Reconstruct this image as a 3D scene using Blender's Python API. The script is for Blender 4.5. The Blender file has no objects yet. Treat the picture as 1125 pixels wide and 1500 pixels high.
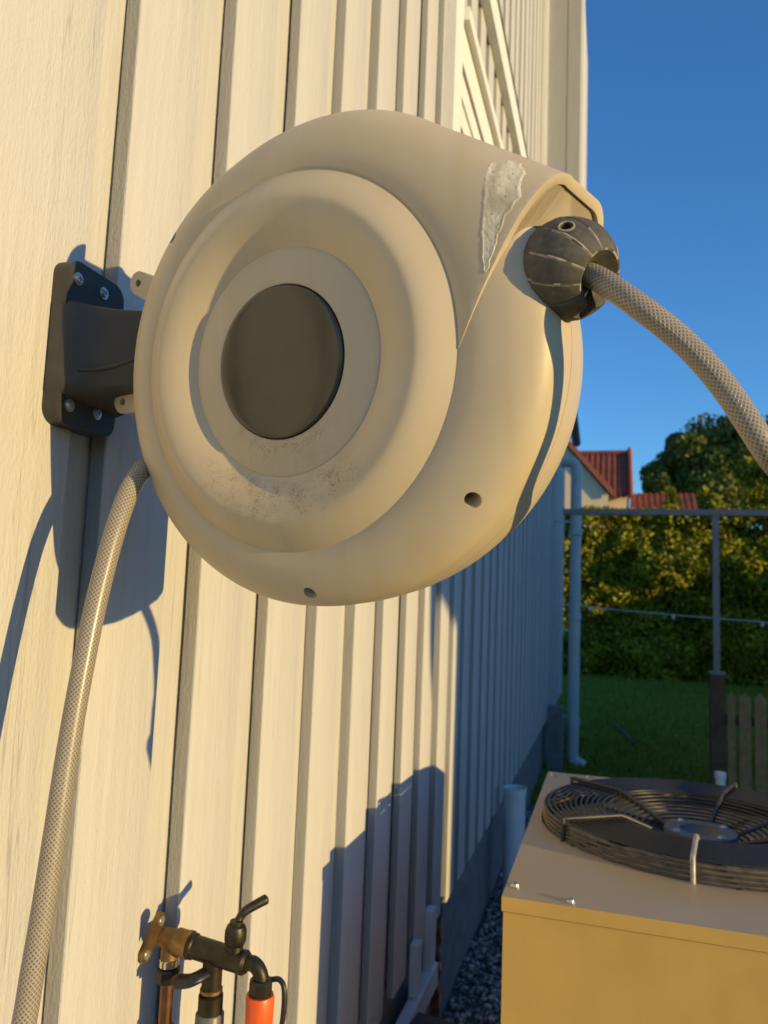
import bpy, bmesh, math, random
import numpy as np
from mathutils import Vector, Matrix, noise
random.seed(7); RNG = np.random.default_rng(7)
R = math.radians
scene = bpy.context.scene
COL = scene.collection

# ------------------------------------------------------------------ camera
cam_d = bpy.data.cameras.new('camera'); cam = bpy.data.objects.new('camera', cam_d); COL.objects.link(cam)
right = Vector((0.95777, 0.28485, 0.03930)); down = Vector((0.00688, 0.11394, -0.99346)); fwd = Vector((-0.28746, 0.95178, 0.10717))
m = Matrix((right, -down, -fwd)).transposed().to_4x4(); m.translation = Vector((0.6, 0.0, 1.6))
cam.matrix_world = m
cam_d.sensor_fit = 'VERTICAL'; cam_d.sensor_height = 36.0; cam_d.sensor_width = 27.0
cam_d.lens = 1111.0 / 1500.0 * 36.0
cam_d.clip_start = 0.02; cam_d.clip_end = 900
cam_d.dof.use_dof = True; cam_d.dof.focus_distance = 0.70; cam_d.dof.aperture_fstop = 9.0
scene.camera = cam

# ------------------------------------------------------------------ sky, sun, exposure
TS, TE = 0.325, 0.115
SUN = Vector((1.0, -TS, TE)).normalized()
el = math.asin(SUN.z); az = math.atan2(SUN.x, SUN.y)
w = bpy.data.worlds.new('World'); scene.world = w; w.use_nodes = True
nt = w.node_tree
for n in list(nt.nodes): nt.nodes.remove(n)
sky = nt.nodes.new('ShaderNodeTexSky'); sky.sky_type = 'NISHITA'; sky.sun_disc = False
sky.sun_elevation = el; sky.sun_rotation = az; sky.air_density = 1.0; sky.dust_density = 0.0; sky.ozone_density = 4.9; sky.altitude = 100
bg = nt.nodes.new('ShaderNodeBackground'); bg.inputs['Strength'].default_value = 0.15
wo = nt.nodes.new('ShaderNodeOutputWorld')
nt.links.new(sky.outputs[0], bg.inputs[0]); nt.links.new(bg.outputs[0], wo.inputs[0])
sl = bpy.data.lights.new('sun', 'SUN'); sl.energy = 2.22; sl.angle = R(0.5); sl.color = (1.0, 0.72, 0.29)
so = bpy.data.objects.new('sun', sl); COL.objects.link(so)
so.rotation_euler = SUN.to_track_quat('Z', 'Y').to_euler(); so.location = (6, -6, 6)
vs = scene.view_settings; vs.view_transform = 'Standard'; vs.look = 'None'; vs.gamma = 1; vs.exposure = 1.15
try: vs.use_curve_mapping = False
except Exception: pass
scene.cycles.use_denoising = True

# ------------------------------------------------------------------ materials
class NT:
    def __init__(s, name):
        s.m = bpy.data.materials.new(name); s.m.use_nodes = True; s.t = s.m.node_tree
        s.b = s.t.nodes['Principled BSDF']
    def n(s, typ, **kw):
        x = s.t.nodes.new(typ)
        for k, v in kw.items():
            if k in x.inputs.keys() if isinstance(k, str) else False: x.inputs[k].default_value = v
            else: setattr(x, k, v)
        return x
    def l(s, a, b): s.t.links.new(a, b)
    def coord(s, kind='Object', scale=(1, 1, 1)):
        if kind == 'Position': o = s.n('ShaderNodeNewGeometry').outputs['Position']
        else: o = s.n('ShaderNodeTexCoord').outputs[kind]
        mp = s.n('ShaderNodeMapping'); mp.inputs['Scale'].default_value = scale; s.l(o, mp.inputs[0]); return mp.outputs[0]
    def noise(s, co, scale, detail=4, rough=.55):
        x = s.n('ShaderNodeTexNoise'); x.inputs['Scale'].default_value = scale; x.inputs['Detail'].default_value = detail
        x.inputs['Roughness'].default_value = rough; s.l(co, x.inputs['Vector']); return x.outputs['Fac']
    def ramp(s, fac, stops):
        x = s.n('ShaderNodeValToRGB'); e = x.color_ramp.elements
        while len(e) < len(stops): e.new(.5)
        for q, (p, c) in zip(e, stops): q.position = p; q.color = (c[0], c[1], c[2], 1) if len(c) == 3 else c
        s.l(fac, x.inputs[0]); return x.outputs[0]
    def mix(s, fac, a, b, typ='MIX'):
        x = s.n('ShaderNodeMix', data_type='RGBA', blend_type=typ)
        for sock, v in ((x.inputs[0], fac), (x.inputs[6], a), (x.inputs[7], b)):
            if hasattr(v, 'is_linked'): s.l(v, sock)
            else: sock.default_value = v if not isinstance(v, tuple) or len(v) == 4 else (*v, 1)
        return x.outputs[2]
    def math(s, op, a, b=None, clamp=False):
        x = s.n('ShaderNodeMath', operation=op); x.use_clamp = clamp
        for sock, v in zip(x.inputs, (a, b)):
            if v is None: continue
            if hasattr(v, 'is_linked'): s.l(v, sock)
            else: sock.default_value = v
        return x.outputs[0]
    def bump(s, h, strength=.3, dist=.001, normal=None):
        x = s.n('ShaderNodeBump'); x.inputs['Strength'].default_value = strength; x.inputs['Distance'].default_value = dist
        s.l(h, x.inputs['Height'])
        if normal is not None: s.l(normal, x.inputs['Normal'])
        s.l(x.outputs[0], s.b.inputs['Normal']); return x.outputs[0]
    def col(s, v):
        if hasattr(v, 'is_linked'): s.l(v, s.b.inputs['Base Color'])
        else: s.b.inputs['Base Color'].default_value = (*v, 1)
    def set(s, **kw):
        for k, v in kw.items(): s.b.inputs[k].default_value = v

def simple(name, c, rough=.6, metal=0., var=.12, scale=30, bump=.0, bdist=.0006, spec=.5):
    t = NT(name); co = t.coord('Position')
    f = t.noise(co, scale, 5)
    lo = tuple(x * (1 - var) for x in c); hi = tuple(min(1, x * (1 + var)) for x in c)
    t.col(t.ramp(f, [(.3, lo), (.7, hi)])); t.set(Roughness=rough, Metallic=metal, **{'Specular IOR Level': spec})
    if bump: t.bump(t.noise(co, scale * 6, 4), bump, bdist)
    return t.m

def paint_wood(name, c, amp=1.0):
    t = NT(name)
    co = t.coord('Position', (1, 1, .06)); co2 = t.coord('Position', (1, 1, .35)); co3 = t.coord('Position')
    streak = t.noise(co, 70, 5, .6); lump = t.noise(co2, 260, 4, .6); big = t.noise(co3, 3.5, 3)
    stain = t.noise(t.coord('Position', (1, 1, .3)), 9, 5, .65)
    base = t.ramp(streak, [(.3, tuple(x * .93 for x in c)), (.7, tuple(min(1, x * 1.05) for x in c))])
    base = t.mix(t.math('MULTIPLY', t.ramp(stain, [(.60, (0, 0, 0)), (.80, (1, 1, 1))]), .35), base, tuple(x * .72 for x in c))
    base = t.mix(t.math('MULTIPLY', big, .18), base, (c[0] * .95, c[1] * .97, c[2] * 1.0))
    cr = t.math('ABSOLUTE', t.math('SUBTRACT', t.noise(t.coord('Position', (1, 1, .035)), 21, 3, .55), .5))
    crm = t.math('MULTIPLY', t.ramp(cr, [(.0, (1, 1, 1)), (.006, (0, 0, 0))]), t.ramp(t.noise(t.coord('Position', (1, 1, .25)), 7, 2), [(.52, (0, 0, 0)), (.62, (1, 1, 1))]))
    base = t.mix(t.math('MULTIPLY', crm, .55), base, tuple(x * .45 for x in c))
    t.col(base); t.set(Roughness=.62, **{'Specular IOR Level': .3})
    h = t.math('ADD', t.math('MULTIPLY', streak, .6), t.math('MULTIPLY', lump, .5))
    h = t.math('ADD', h, t.math('MULTIPLY', t.noise(co2, 900, 2), .15))
    t.bump(h, 1.0 * amp, .0026)
    return t.m

M = {}
M['siding'] = paint_wood('siding_paint', (.56, .545, .525))
M['siding_under'] = paint_wood('siding_under_paint', (.55, .535, .515), .8)
M['siding_edge'] = paint_wood('board_edge_tone', (.33, .32, .305), 1.2)  # darker tone than the board faces, on both long edges
M['bay_face_tone'] = paint_wood('bay_face_tone', (.40, .385, .36), .4)  # greyer than the bay's sides, used on its near face only
M['trim'] = paint_wood('white_trim_paint', (.80, .785, .74), .4)
M['foundation'] = simple('foundation_plaster', (.20, .20, .205), .9, var=.2, scale=14, bump=.5, bdist=.003)
M['glass'] = simple('window_glass', (.02, .025, .03), .05, var=.05)
M['whiteplastic'] = simple('white_pvc', (.68, .70, .70), .4, var=.06, scale=9)
M['greypipe'] = simple('grey_painted_pipe', (.52, .56, .58), .45, var=.07, scale=9)
M['darkmetal'] = simple('dark_wall_bracket_plastic', (.042, .040, .035), .55, var=.15, scale=40, bump=.15, bdist=.0004)
M['screw'] = simple('galvanised_screw', (.62, .60, .56), .32, .85, var=.1, scale=200)
M['blackhole'] = simple('dark_void', (.012, .011, .01), .9)
M['brass'] = simple('aged_brass', (.27, .175, .075), .52, .9, var=.3, scale=60, bump=.1)
M['bronze'] = simple('dark_bronze_tap', (.055, .047, .034), .45, .75, var=.3, scale=50, bump=.1)
M['copper'] = simple('tarnished_copper', (.24, .125, .07), .42, .9, var=.3, scale=50)
M['chrome'] = simple('nickel_band', (.75, .72, .66), .2, 1.0, var=.05)
M['redplastic'] = simple('orange_red_plastic', (.80, .115, .022), .42, var=.06, scale=40)
M['greyplastic'] = simple('grey_connector_plastic', (.13, .125, .105), .4, var=.15, scale=40)
M['black'] = simple('black_plastic', (.016, .017, .018), .42, var=.2, scale=30)
M['guard'] = simple('black_coated_wire', (.024, .022, .020), .36, var=.25, scale=80)
M['guard_worn'] = simple('worn_wire', (.42, .40, .36), .4, .1, var=.3, scale=60)
M['hub'] = simple('grey_motor_hub', (.10, .105, .11), .6, .0, var=.15, scale=40)
M['rust'] = simple('brown_foam', (.20, .075, .028), .95, var=.4, scale=60, bump=.8, bdist=.006)
M['steel'] = simple('grey_steel_tube', (.20, .19, .20), .5, .4, var=.15, scale=12)
M['oldwood'] = simple('brown_post_wood', (.10, .065, .035), .85, var=.3, scale=25, bump=.4, bdist=.002)
M['picketwood'] = simple('olive_picket_wood', (.27, .19, .085), .8, var=.2, scale=22, bump=.3, bdist=.002)
M['cream'] = simple('cream_render', (.72, .57, .40), .85, var=.05, scale=2)
M['tile'] = simple('red_roof_tile', (.22, .058, .034), .75, var=.3, scale=2.5)
M['bargeboard'] = simple('orange_bargeboard', (.34, .10, .045), .6, var=.1, scale=2)
M['bark'] = simple('bark', (.09, .07, .05), .95, var=.35, scale=6, bump=.5, bdist=.01)
M['soil'] = simple('dark_soil', (.035, .03, .022), .95, var=.4, scale=20)
M['zinc'] = simple('dark_gutter', (.20, .215, .225), .5, .3, var=.1, scale=8)

def foliage(name, a, b, c):
    t = NT(name); co = t.coord('Position')
    f = t.noise(co, 1.6, 4, .6); g = t.n('ShaderNodeNewGeometry').outputs['Random Per Island']
    h = t.math('ADD', t.math('MULTIPLY', f, .65), t.math('MULTIPLY', g, .35))
    t.col(t.ramp(h, [(.28, a), (.5, b), (.75, c)])); t.set(Roughness=.6, **{'Specular IOR Level': .25})
    t.b.inputs['Transmission Weight'].default_value = 0
    t.b.inputs['Subsurface Weight'].default_value = 0
    return t.m
M['hedge'] = foliage('hedge_leaf', (.095, .12, .009), (.26, .265, .015), (.45, .40, .023))
M['tree'] = foliage('tree_leaf', (.05, .08, .016), (.12, .155, .026), (.21, .225, .036))
M['grass'] = foliage('grass_blade', (.15, .21, .022), (.21, .28, .03), (.27, .34, .04))

def casing_mat():
    t = NT('reel_casing_plastic'); co = t.coord('Object')
    sep = t.n('ShaderNodeSeparateXYZ'); t.l(co, sep.inputs[0]); X, Yv = sep.outputs[0], sep.outputs[1]
    base = t.ramp(t.noise(co, 9, 4), [(.3, (.515, .43, .318)), (.7, (.565, .48, .36))])
    # faint vertical run-off streaks
    st = t.noise(t.coord('Object', (1, .08, .6)), 46, 3, .5)
    base = t.mix(t.math('MULTIPLY', t.ramp(st, [(.5, (0, 0, 0)), (.75, (1, 1, 1))]), .38), base, (.49, .38, .215))
    # dirt specks collected below the rings: lower half only
    r = t.math('SQRT', t.math('ADD', t.math('POWER', X, 2), t.math('POWER', Yv, 2)))
    ang = t.math('DIVIDE', t.math('MULTIPLY', Yv, -1), t.math('MAXIMUM', r, .001))     # 1 straight down
    low = t.ramp(ang, [(.62, (0, 0, 0)), (.93, (1, 1, 1))])
    band1 = t.ramp(r, [(.068, (0, 0, 0)), (.078, (1, 1, 1)), (.088, (.35, .35, .35)), (.106, (.12, .12, .12))])
    band2 = t.ramp(r, [(.104, (0, 0, 0)), (.122, (1, 1, 1)), (.140, (.5, .5, .5)), (.158, (0, 0, 0))])
    bands = t.math('MAXIMUM', t.math('MULTIPLY', band1, t.math('LESS_THAN', r, .105)), t.math('MULTIPLY', band2, t.math('GREATER_THAN', r, .105)))
    sp = t.noise(co, 520, 3, .7)
    cl = t.noise(co, 60, 3, .6)
    speck = t.ramp(t.math('ADD', sp, t.math('MULTIPLY', cl, .5)), [(.78, (0, 0, 0)), (.90, (1, 1, 1))])
    soft = t.ramp(cl, [(.35, (0, 0, 0)), (.75, (1, 1, 1))])
    dirt = t.math('MULTIPLY', t.math('MULTIPLY', low, bands), t.math('ADD', t.math('MULTIPLY', speck, .75), t.math('MULTIPLY', soft, .28)), True)
    base = t.mix(dirt, base, (.22, .155, .085))
    # stray dust flecks
    fl = t.ramp(t.noise(co, 240, 2, .8), [(.74, (0, 0, 0)), (.78, (1, 1, 1))])
    base = t.mix(t.math('MULTIPLY', fl, .25), base, (.36, .28, .18))
    t.col(base); t.set(Roughness=.44, **{'Specular IOR Level': .4})
    t.bump(t.noise(co, 900, 3), .06, .0003)
    return t.m
M['casing'] = casing_mat()

def cap_mat():
    t = NT('hub_cap_plastic'); co = t.coord('Object')
    t.col(t.ramp(t.noise(co, 26, 3), [(.35, (.062, .054, .038)), (.7, (.076, .067, .047))]))
    t.l(t.ramp(t.noise(co, 22, 4), [(.3, (.13,) * 3), (.7, (.22,) * 3)]), t.b.inputs['Roughness'])
    return t.m
M['cap'] = cap_mat()

def rubber_mat():
    t = NT('worn_grey_rubber'); co = t.coord('Position')
    f = t.noise(co, 130, 6, .7); g = t.noise(t.coord('Position', (1, 1, 3)), 40, 5, .7)
    base = t.ramp(f, [(.3, (.050, .047, .042)), (.72, (.115, .105, .09))])
    base = t.mix(t.math('MULTIPLY', t.ramp(g, [(.58, (0, 0, 0)), (.75, (1, 1, 1))]), .5), base, (.20, .18, .15))
    t.col(base); t.set(Roughness=.7); t.bump(f, .25, .0008)
    return t.m
M['rubber'] = rubber_mat()
M['rubber_scuff'] = simple('scuffed_rubber_edge', (.34, .30, .24), .75, var=.4, scale=150)

def hose_mat(name, clear, yarn, k=2.6):
    t = NT(name)
    uv = t.n('ShaderNodeUVMap').outputs[0]; sep = t.n('ShaderNodeSeparateXYZ'); t.l(uv, sep.inputs[0])
    U, V = sep.outputs[0], sep.outputs[1]     # U: length in circumferences, V: 0..1 round
    def lines(sign):
        a = t.math('ADD', t.math('MULTIPLY', U, 15.0), t.math('MULTIPLY', V, 15.0 * sign))
        fr = t.math('FRACT', a); d = t.math('ABSOLUTE', t.math('SUBTRACT', fr, .5))
        return t.ramp(d, [(.27, (1, 1, 1)), (.37, (0, 0, 0))])
    mx = t.math('MAXIMUM', lines(1), lines(-1))
    mx = t.math('SUBTRACT', 1.0, mx)           # yarn where lines() is 0
    t2 = t.math('MAXIMUM', t.math('SUBTRACT', 1.0, lines(1)), t.math('SUBTRACT', 1.0, lines(-1)))
    n = t.noise(t.coord('Position'), 60, 3)
    base = t.ramp(n, [(.3, tuple(x * .85 for x in clear)), (.7, clear)])
    t.col(t.mix(t2, base, yarn)); t.set(Roughness=.36, **{'Specular IOR Level': .5})
    t.b.inputs['Coat Weight'].default_value = .15; t.b.inputs['Coat Roughness'].default_value = .18
    t.bump(t2, .5, .0008)
    return t.m
M['hose'] = hose_mat('braided_hose', (.19, .165, .135), (.37, .322, .265))

def dropping_mat():
    t = NT('dried_dropping'); co = t.coord('Object'); cs = t.coord('Object', (1, .42, 1))
    f = t.noise(cs, 85, 6, .7); g = t.noise(cs, 34, 4, .6)
    m_ = t.math('ADD', t.math('MULTIPLY', f, .6), t.math('MULTIPLY', g, .4))
    base = t.ramp(m_, [(.36, (.48, .41, .30)), (.46, (.55, .48, .37)), (.54, (.75, .69, .57)), (.66, (.60, .53, .42))])
    sp = t.ramp(t.noise(co, 140, 2, .6), [(.69, (0, 0, 0)), (.73, (1, 1, 1))])
    base = t.mix(t.math('MULTIPLY', sp, .9), base, (.05, .04, .03))
    t.col(base); t.set(Roughness=.5); t.bump(f, .35, .001)
    return t.m
M['dropping'] = dropping_mat()

def pump_mat(name, c):
    t = NT(name); co = t.coord('Position')
    f = t.noise(co, 5, 5, .6); s = t.noise(t.coord('Position', (1, 1, .08)), 22, 4)
    base = t.ramp(f, [(.3, tuple(x * .9 for x in c)), (.7, tuple(x * 1.08 for x in c))])
    base = t.mix(t.math('MULTIPLY', t.ramp(s, [(.5, (0, 0, 0)), (.8, (1, 1, 1))]), .2), base, tuple(x * .75 for x in c))
    fl = t.ramp(t.noise(co, 90, 2, .8), [(.76, (0, 0, 0)), (.80, (1, 1, 1))])
    base = t.mix(t.math('MULTIPLY', fl, .5), base, (.5, .46, .38))
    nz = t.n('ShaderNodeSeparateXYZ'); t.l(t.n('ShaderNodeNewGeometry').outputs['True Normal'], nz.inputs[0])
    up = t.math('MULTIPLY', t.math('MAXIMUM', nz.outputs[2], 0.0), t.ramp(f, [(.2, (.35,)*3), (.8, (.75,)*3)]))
    base = t.mix(up, base, (.36, .33, .28))  # upward faces greyed in the colour, imitating dull grazing sky light
    t.col(base); t.set(Roughness=.42, **{'Specular IOR Level': .45}); t.bump(t.noise(co, 300, 3), .05, .0005)
    return t.m
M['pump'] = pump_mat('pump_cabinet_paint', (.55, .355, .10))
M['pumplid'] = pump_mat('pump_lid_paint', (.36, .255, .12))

def ground_mat(name, a, b, scale):
    t = NT(name); co = t.coord('Position'); f = t.noise(co, scale, 6, .65)
    t.col(t.ramp(f, [(.3, a), (.7, b)])); t.set(Roughness=.95); t.bump(f, .6, .02)
    return t.m
M['lawn'] = ground_mat('lawn_ground', (.13, .18, .02), (.19, .25, .03), 6)
M['gravelbed'] = ground_mat('gravel_bed', (.06, .06, .058), (.16, .155, .15), 40)
def stone_mat():
    t = NT('gravel_stone'); g = t.n('ShaderNodeNewGeometry').outputs['Random Per Island']
    t.col(t.ramp(g, [(.0, (.10, .095, .09)), (.5, (.27, .255, .235)), (1., (.55, .52, .48))])); t.set(Roughness=.85); return t.m
M['stone'] = stone_mat()

# ------------------------------------------------------------------ helpers
def empty(name, loc, label=None, cat=None, group=None, rot=None):
    o = bpy.data.objects.new(name, None); COL.objects.link(o); o.empty_display_size = .1
    if rot is not None:
        mm = rot.to_4x4(); mm.translation = Vector(loc); o.matrix_world = mm
    else: o.location = loc
    return tag(o, label, cat, group)
def tag(o, label=None, cat=None, group=None, kind=None):
    for k, v in (('label', label), ('category', cat), ('group', group), ('kind', kind)):
        if v: o[k] = v
    return o
def link(name, me, mat, parent=None, world=True):
    o = bpy.data.objects.new(name, me); COL.objects.link(o)
    for mm in (mat if isinstance(mat, (list, tuple)) else [mat]):
        if len(me.materials) < (len(mat) if isinstance(mat, (list, tuple)) else 1): me.materials.append(mm)
    if parent is not None:
        o.parent = parent
        if world:
            bpy.context.view_layer.update()
            o.matrix_parent_inverse = parent.matrix_world.inverted()
    return o
def finish(bm, name, mat, parent=None, smooth=None, world=True, bevel=0, seg=2):
    if bevel:
        es = [e for e in bm.edges if len(e.link_faces) == 2 and e.calc_face_angle(0) > .5]
        bmesh.ops.bevel(bm, geom=es, offset=bevel, segments=seg, affect='EDGES', profile=.6, clamp_overlap=True)
    bmesh.ops.recalc_face_normals(bm, faces=bm.faces)
    me = bpy.data.meshes.new(name); bm.to_mesh(me); bm.free()
    if smooth is not None:
        me.shade_smooth() if hasattr(me, 'shade_smooth') else [setattr(p, 'use_smooth', True) for p in me.polygons]
        me.set_sharp_from_angle(angle=R(smooth))
    return link(name, me, mat, parent, world)
def box(bm, x0, x1, y0, y1, z0, z1, mtx=None):
    vv = [bm.verts.new(p) for p in ((x0,y0,z0),(x1,y0,z0),(x1,y1,z0),(x0,y1,z0),(x0,y0,z1),(x1,y0,z1),(x1,y1,z1),(x0,y1,z1))]
    for f in ((0,3,2,1),(4,5,6,7),(0,1,5,4),(1,2,6,5),(2,3,7,6),(3,0,4,7)): bm.faces.new([vv[i] for i in f])
    if mtx is not None: bmesh.ops.transform(bm, matrix=mtx, verts=vv)
    return vv
def mkbox(name, dims, mat, parent=None, bevel=0, mtx=None, world=True, smooth=None):
    bm = bmesh.new(); box(bm, *dims)
    if mtx is not None: bm.transform(mtx)
    return finish(bm, name, mat, parent, smooth if not bevel else 35, world, bevel)
def frame_to(axis):
    a = Vector(axis).normalized(); return a.to_track_quat('Z', 'Y').to_matrix()
def cyl(bm, p0, p1, r0, r1=None, seg=24, caps=True):
    p0, p1 = Vector(p0), Vector(p1); r1 = r0 if r1 is None else r1
    F = frame_to(p1 - p0); rings = []
    for p, r in ((p0, r0), (p1, r1)):
        rings.append([bm.verts.new(p + F @ Vector((r * math.cos(2*math.pi*i/seg), r * math.sin(2*math.pi*i/seg), 0))) for i in range(seg)])
    for i in range(seg): bm.faces.new((rings[0][i], rings[0][(i+1) % seg], rings[1][(i+1) % seg], rings[1][i]))
    if caps: bm.faces.new(rings[0][::-1]); bm.faces.new(rings[1])
def lathe(bm, prof, origin=(0,0,0), axis=(0,0,1), seg=48, close=False, rmod=None):
    F = frame_to(axis); o = Vector(origin); rings = []
    for r, h in prof:
        if r < 1e-6: rings.append([bm.verts.new(o + F @ Vector((0, 0, h)))]); continue
        rg = []
        for i in range(seg):
            q = r * (rmod(i, r, h) if rmod else 1); a = 2 * math.pi * i / seg
            rg.append(bm.verts.new(o + F @ Vector((q * math.cos(a), q * math.sin(a), h))))
        rings.append(rg)
    for a, b in zip(rings, rings[1:]):
        for i in range(seg):
            j = (i + 1) % seg
            if len(a) == 1 and len(b) == 1: continue
            if len(a) == 1: bm.faces.new((a[0], b[i], b[j]))
            elif len(b) == 1: bm.faces.new((a[i], a[j], b[0]))
            else: bm.faces.new((a[i], a[j], b[j], b[i]))
    if close and len(rings[0]) > 1 and len(rings[-1]) > 1:
        bm.faces.new(rings[0][::-1]); bm.faces.new(rings[-1])
def spline(pts, n=12):
    P = [Vector(p) for p in pts]; P = [2*P[0]-P[1]] + P + [2*P[-1]-P[-2]]; out = []
    for i in range(1, len(P) - 2):
        for k in range(n):
            t = k / n; a, b, c, d = P[i-1:i+3]
            out.append(.5 * ((2*b) + (c-a)*t + (2*a-5*b+4*c-d)*t*t + (3*b-a-3*c+d)*t**3))
    out.append(P[-2]); return out
def tube(bm, pts, r, seg=20, caps=True, uv=False, sm=1, ry=None):
    pts = spline(pts, sm) if sm > 1 else [Vector(p) for p in pts]
    T = (pts[1]-pts[0]).normalized(); ref = Vector((0,0,1)) if abs(T.z) < .9 else Vector((1,0,0))
    N = T.cross(ref).normalized(); rings = []; L = 0; Ls = []
    for i, p in enumerate(pts):
        t = (pts[min(i+1, len(pts)-1)] - pts[max(i-1, 0)]).normalized()
        N = (N - t * N.dot(t)).normalized(); B = t.cross(N)
        rr = r(i/(len(pts)-1)) if callable(r) else r
        rings.append([bm.verts.new(p + N*rr*math.cos(2*math.pi*k/seg) + B*(ry or rr)*math.sin(2*math.pi*k/seg)) for k in range(seg)])
        if i: L += (p - pts[i-1]).length
        Ls.append(L)
    ul = bm.loops.layers.uv.verify() if uv else None
    for i in range(len(rings)-1):
        for k in range(seg):
            f = bm.faces.new((rings[i][k], rings[i][(k+1) % seg], rings[i+1][(k+1) % seg], rings[i+1][k]))
            if uv:
                rr = r if not callable(r) else r(0)
                for lp, (li, kk) in zip(f.loops, ((i,k),(i,k+1),(i+1,k+1),(i+1,k))): lp[ul].uv = (Ls[li]/(2*math.pi*rr), kk/seg)
    if caps: bm.faces.new(rings[0][::-1]); bm.faces.new(rings[-1])
def apply_bool(o, cutters):
    for bm in cutters:
        bmesh.ops.recalc_face_normals(bm, faces=bm.faces)
        me = bpy.data.meshes.new('cut'); bm.to_mesh(me); bm.free()
        c = bpy.data.objects.new('cut', me); COL.objects.link(c); c.matrix_world = o.matrix_world
        md = o.modifiers.new('b', 'BOOLEAN'); md.operation = 'DIFFERENCE'; md.object = c; md.solver = 'EXACT'
        bpy.context.view_layer.update()
        dg = bpy.context.evaluated_depsgraph_get()
        nm = bpy.data.meshes.new_from_object(o.evaluated_get(dg)); o.modifiers.clear()
        old = o.data; o.data = nm
        bpy.data.objects.remove(c); bpy.data.meshes.remove(me)
def copy_to(o, parent, loc=None):
    c = o.copy(); COL.objects.link(c); c.parent = parent
    if loc is not None: c.location = loc
    return c
def smoothstep(a, b, x):
    t = max(0, min(1, (x-a)/(b-a))); return t*t*(3-2*t)

# ================================================================== GROUND
def sheet(name, x0, x1, y0, y1, z, mat):
    bm = bmesh.new(); vs_ = [bm.verts.new(p) for p in ((x0,y0,z),(x1,y0,z),(x1,y1,z),(x0,y1,z))]; bm.faces.new(vs_)
    return tag(finish(bm, name, mat), kind='structure')
sheet('ground', -400, 400, -400, 600, -.012, M['lawn'])
sheet('gravel_bed', -.02, 2.2, -3, 6.3, -.004, M['gravelbed'])

def gravel():
    ico = bmesh.new(); bmesh.ops.create_icosphere(ico, subdivisions=1, radius=1)
    bv = np.array([v.co[:] for v in ico.verts]); bf = np.array([[v.index for v in f.verts] for f in ico.faces]); ico.free()
    n = 9000; V = []; F = []
    for i in range(n):
        y = 1.6 + 4.4 * RNG.random(); x = .0 + .62 * RNG.random()
        s = .0055 + .009 * RNG.random() ** 2
        q = bv * (1 + .3 * (RNG.random((len(bv), 1)) - .5)) * s * (1 + .5 * (RNG.random(3) - .5)) * np.array([1, 1, .7])
        a = RNG.random() * 6.28; c_, s_ = math.cos(a), math.sin(a)
        q = q @ np.array([[c_, s_, 0], [-s_, c_, 0], [0, 0, 1]])
        V.append(q + [x, y, .006 + .012 * RNG.random()]); F.append(bf + i * len(bv))
    me = bpy.data.meshes.new('gravel'); me.from_pydata(np.concatenate(V).tolist(), [], np.concatenate(F).tolist())
    tag(link('gravel', me, M['stone']), 'grey gravel strip along the foot of the wall', 'gravel', kind='stuff')
gravel()

def grass():
    n = 42000; V = np.zeros((n, 3, 3)); 
    d = RNG.random(n); y = 6.3 + 11.5 * d ** 1.3; x = -.3 + RNG.random(n) * (1.4 + .26 * y)
    a = RNG.random(n) * 6.28; h = .03 + .05 * RNG.random(n); wv = .004 + .006 * RNG.random(n) + .0006 * y
    base = np.stack([x, y, np.full(n, -.012)], 1)
    off = np.stack([np.cos(a) * wv, np.sin(a) * wv, np.zeros(n)], 1)
    lean = np.stack([(RNG.random(n)-.5)*.05, (RNG.random(n)-.5)*.05, h], 1)
    V[:, 0] = base - off; V[:, 1] = base + off; V[:, 2] = base + lean
    me = bpy.data.meshes.new('grass'); me.from_pydata(V.reshape(-1, 3).tolist(), [], np.arange(3*n).reshape(-1, 3).tolist())
    tag(link('grass', me, M['grass']), 'short mown grass of the shaded lawn', 'grass', kind='stuff')
grass()

# ================================================================== HOUSE
house = empty('house', (-3, 5, 0), 'house clad in pale grey vertical boards, the reel hangs on its wall', 'house')
Z0, ZT = .48, 7.3
PITCH = .2365; Y00 = .754
def board(name, y0, y1, x0, x1, mat, irr):
    """a vertical plank with slightly uneven, rounded edges"""
    bm = bmesh.new(); n = 46; rows = []
    s1, s2 = random.random()*50, random.random()*50
    for i in range(n + 1):
        z = Z0 + (ZT - Z0) * i / n
        e0 = y0 + irr * (noise.noise((s1, z*2.2, 0)) + .5*noise.noise((s1, z*9, 3)))
        e1 = y1 + irr * (noise.noise((s2, z*2.2, 0)) + .5*noise.noise((s2, z*9, 3)))
        xx = x1 + .0015 * noise.noise((s1, z*1.3, 7)); c = .0028
        prof = [(x0, e0), (xx-c, e0), (xx-c*.3, e0+c*.35), (xx, e0+c*1.2), (xx, e1-c*1.2), (xx-c*.3, e1-c*.35), (xx-c, e1), (x0, e1)]
        rows.append([bm.verts.new((px, py, z)) for px, py in prof])
    for a, b in zip(rows, rows[1:]):
        for k in range(8):
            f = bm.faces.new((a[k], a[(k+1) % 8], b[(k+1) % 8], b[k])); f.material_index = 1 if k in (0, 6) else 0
    bm.faces.new(rows[0]); bm.faces.new(rows[-1][::-1])
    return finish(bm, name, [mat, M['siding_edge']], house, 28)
k = -5
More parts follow.
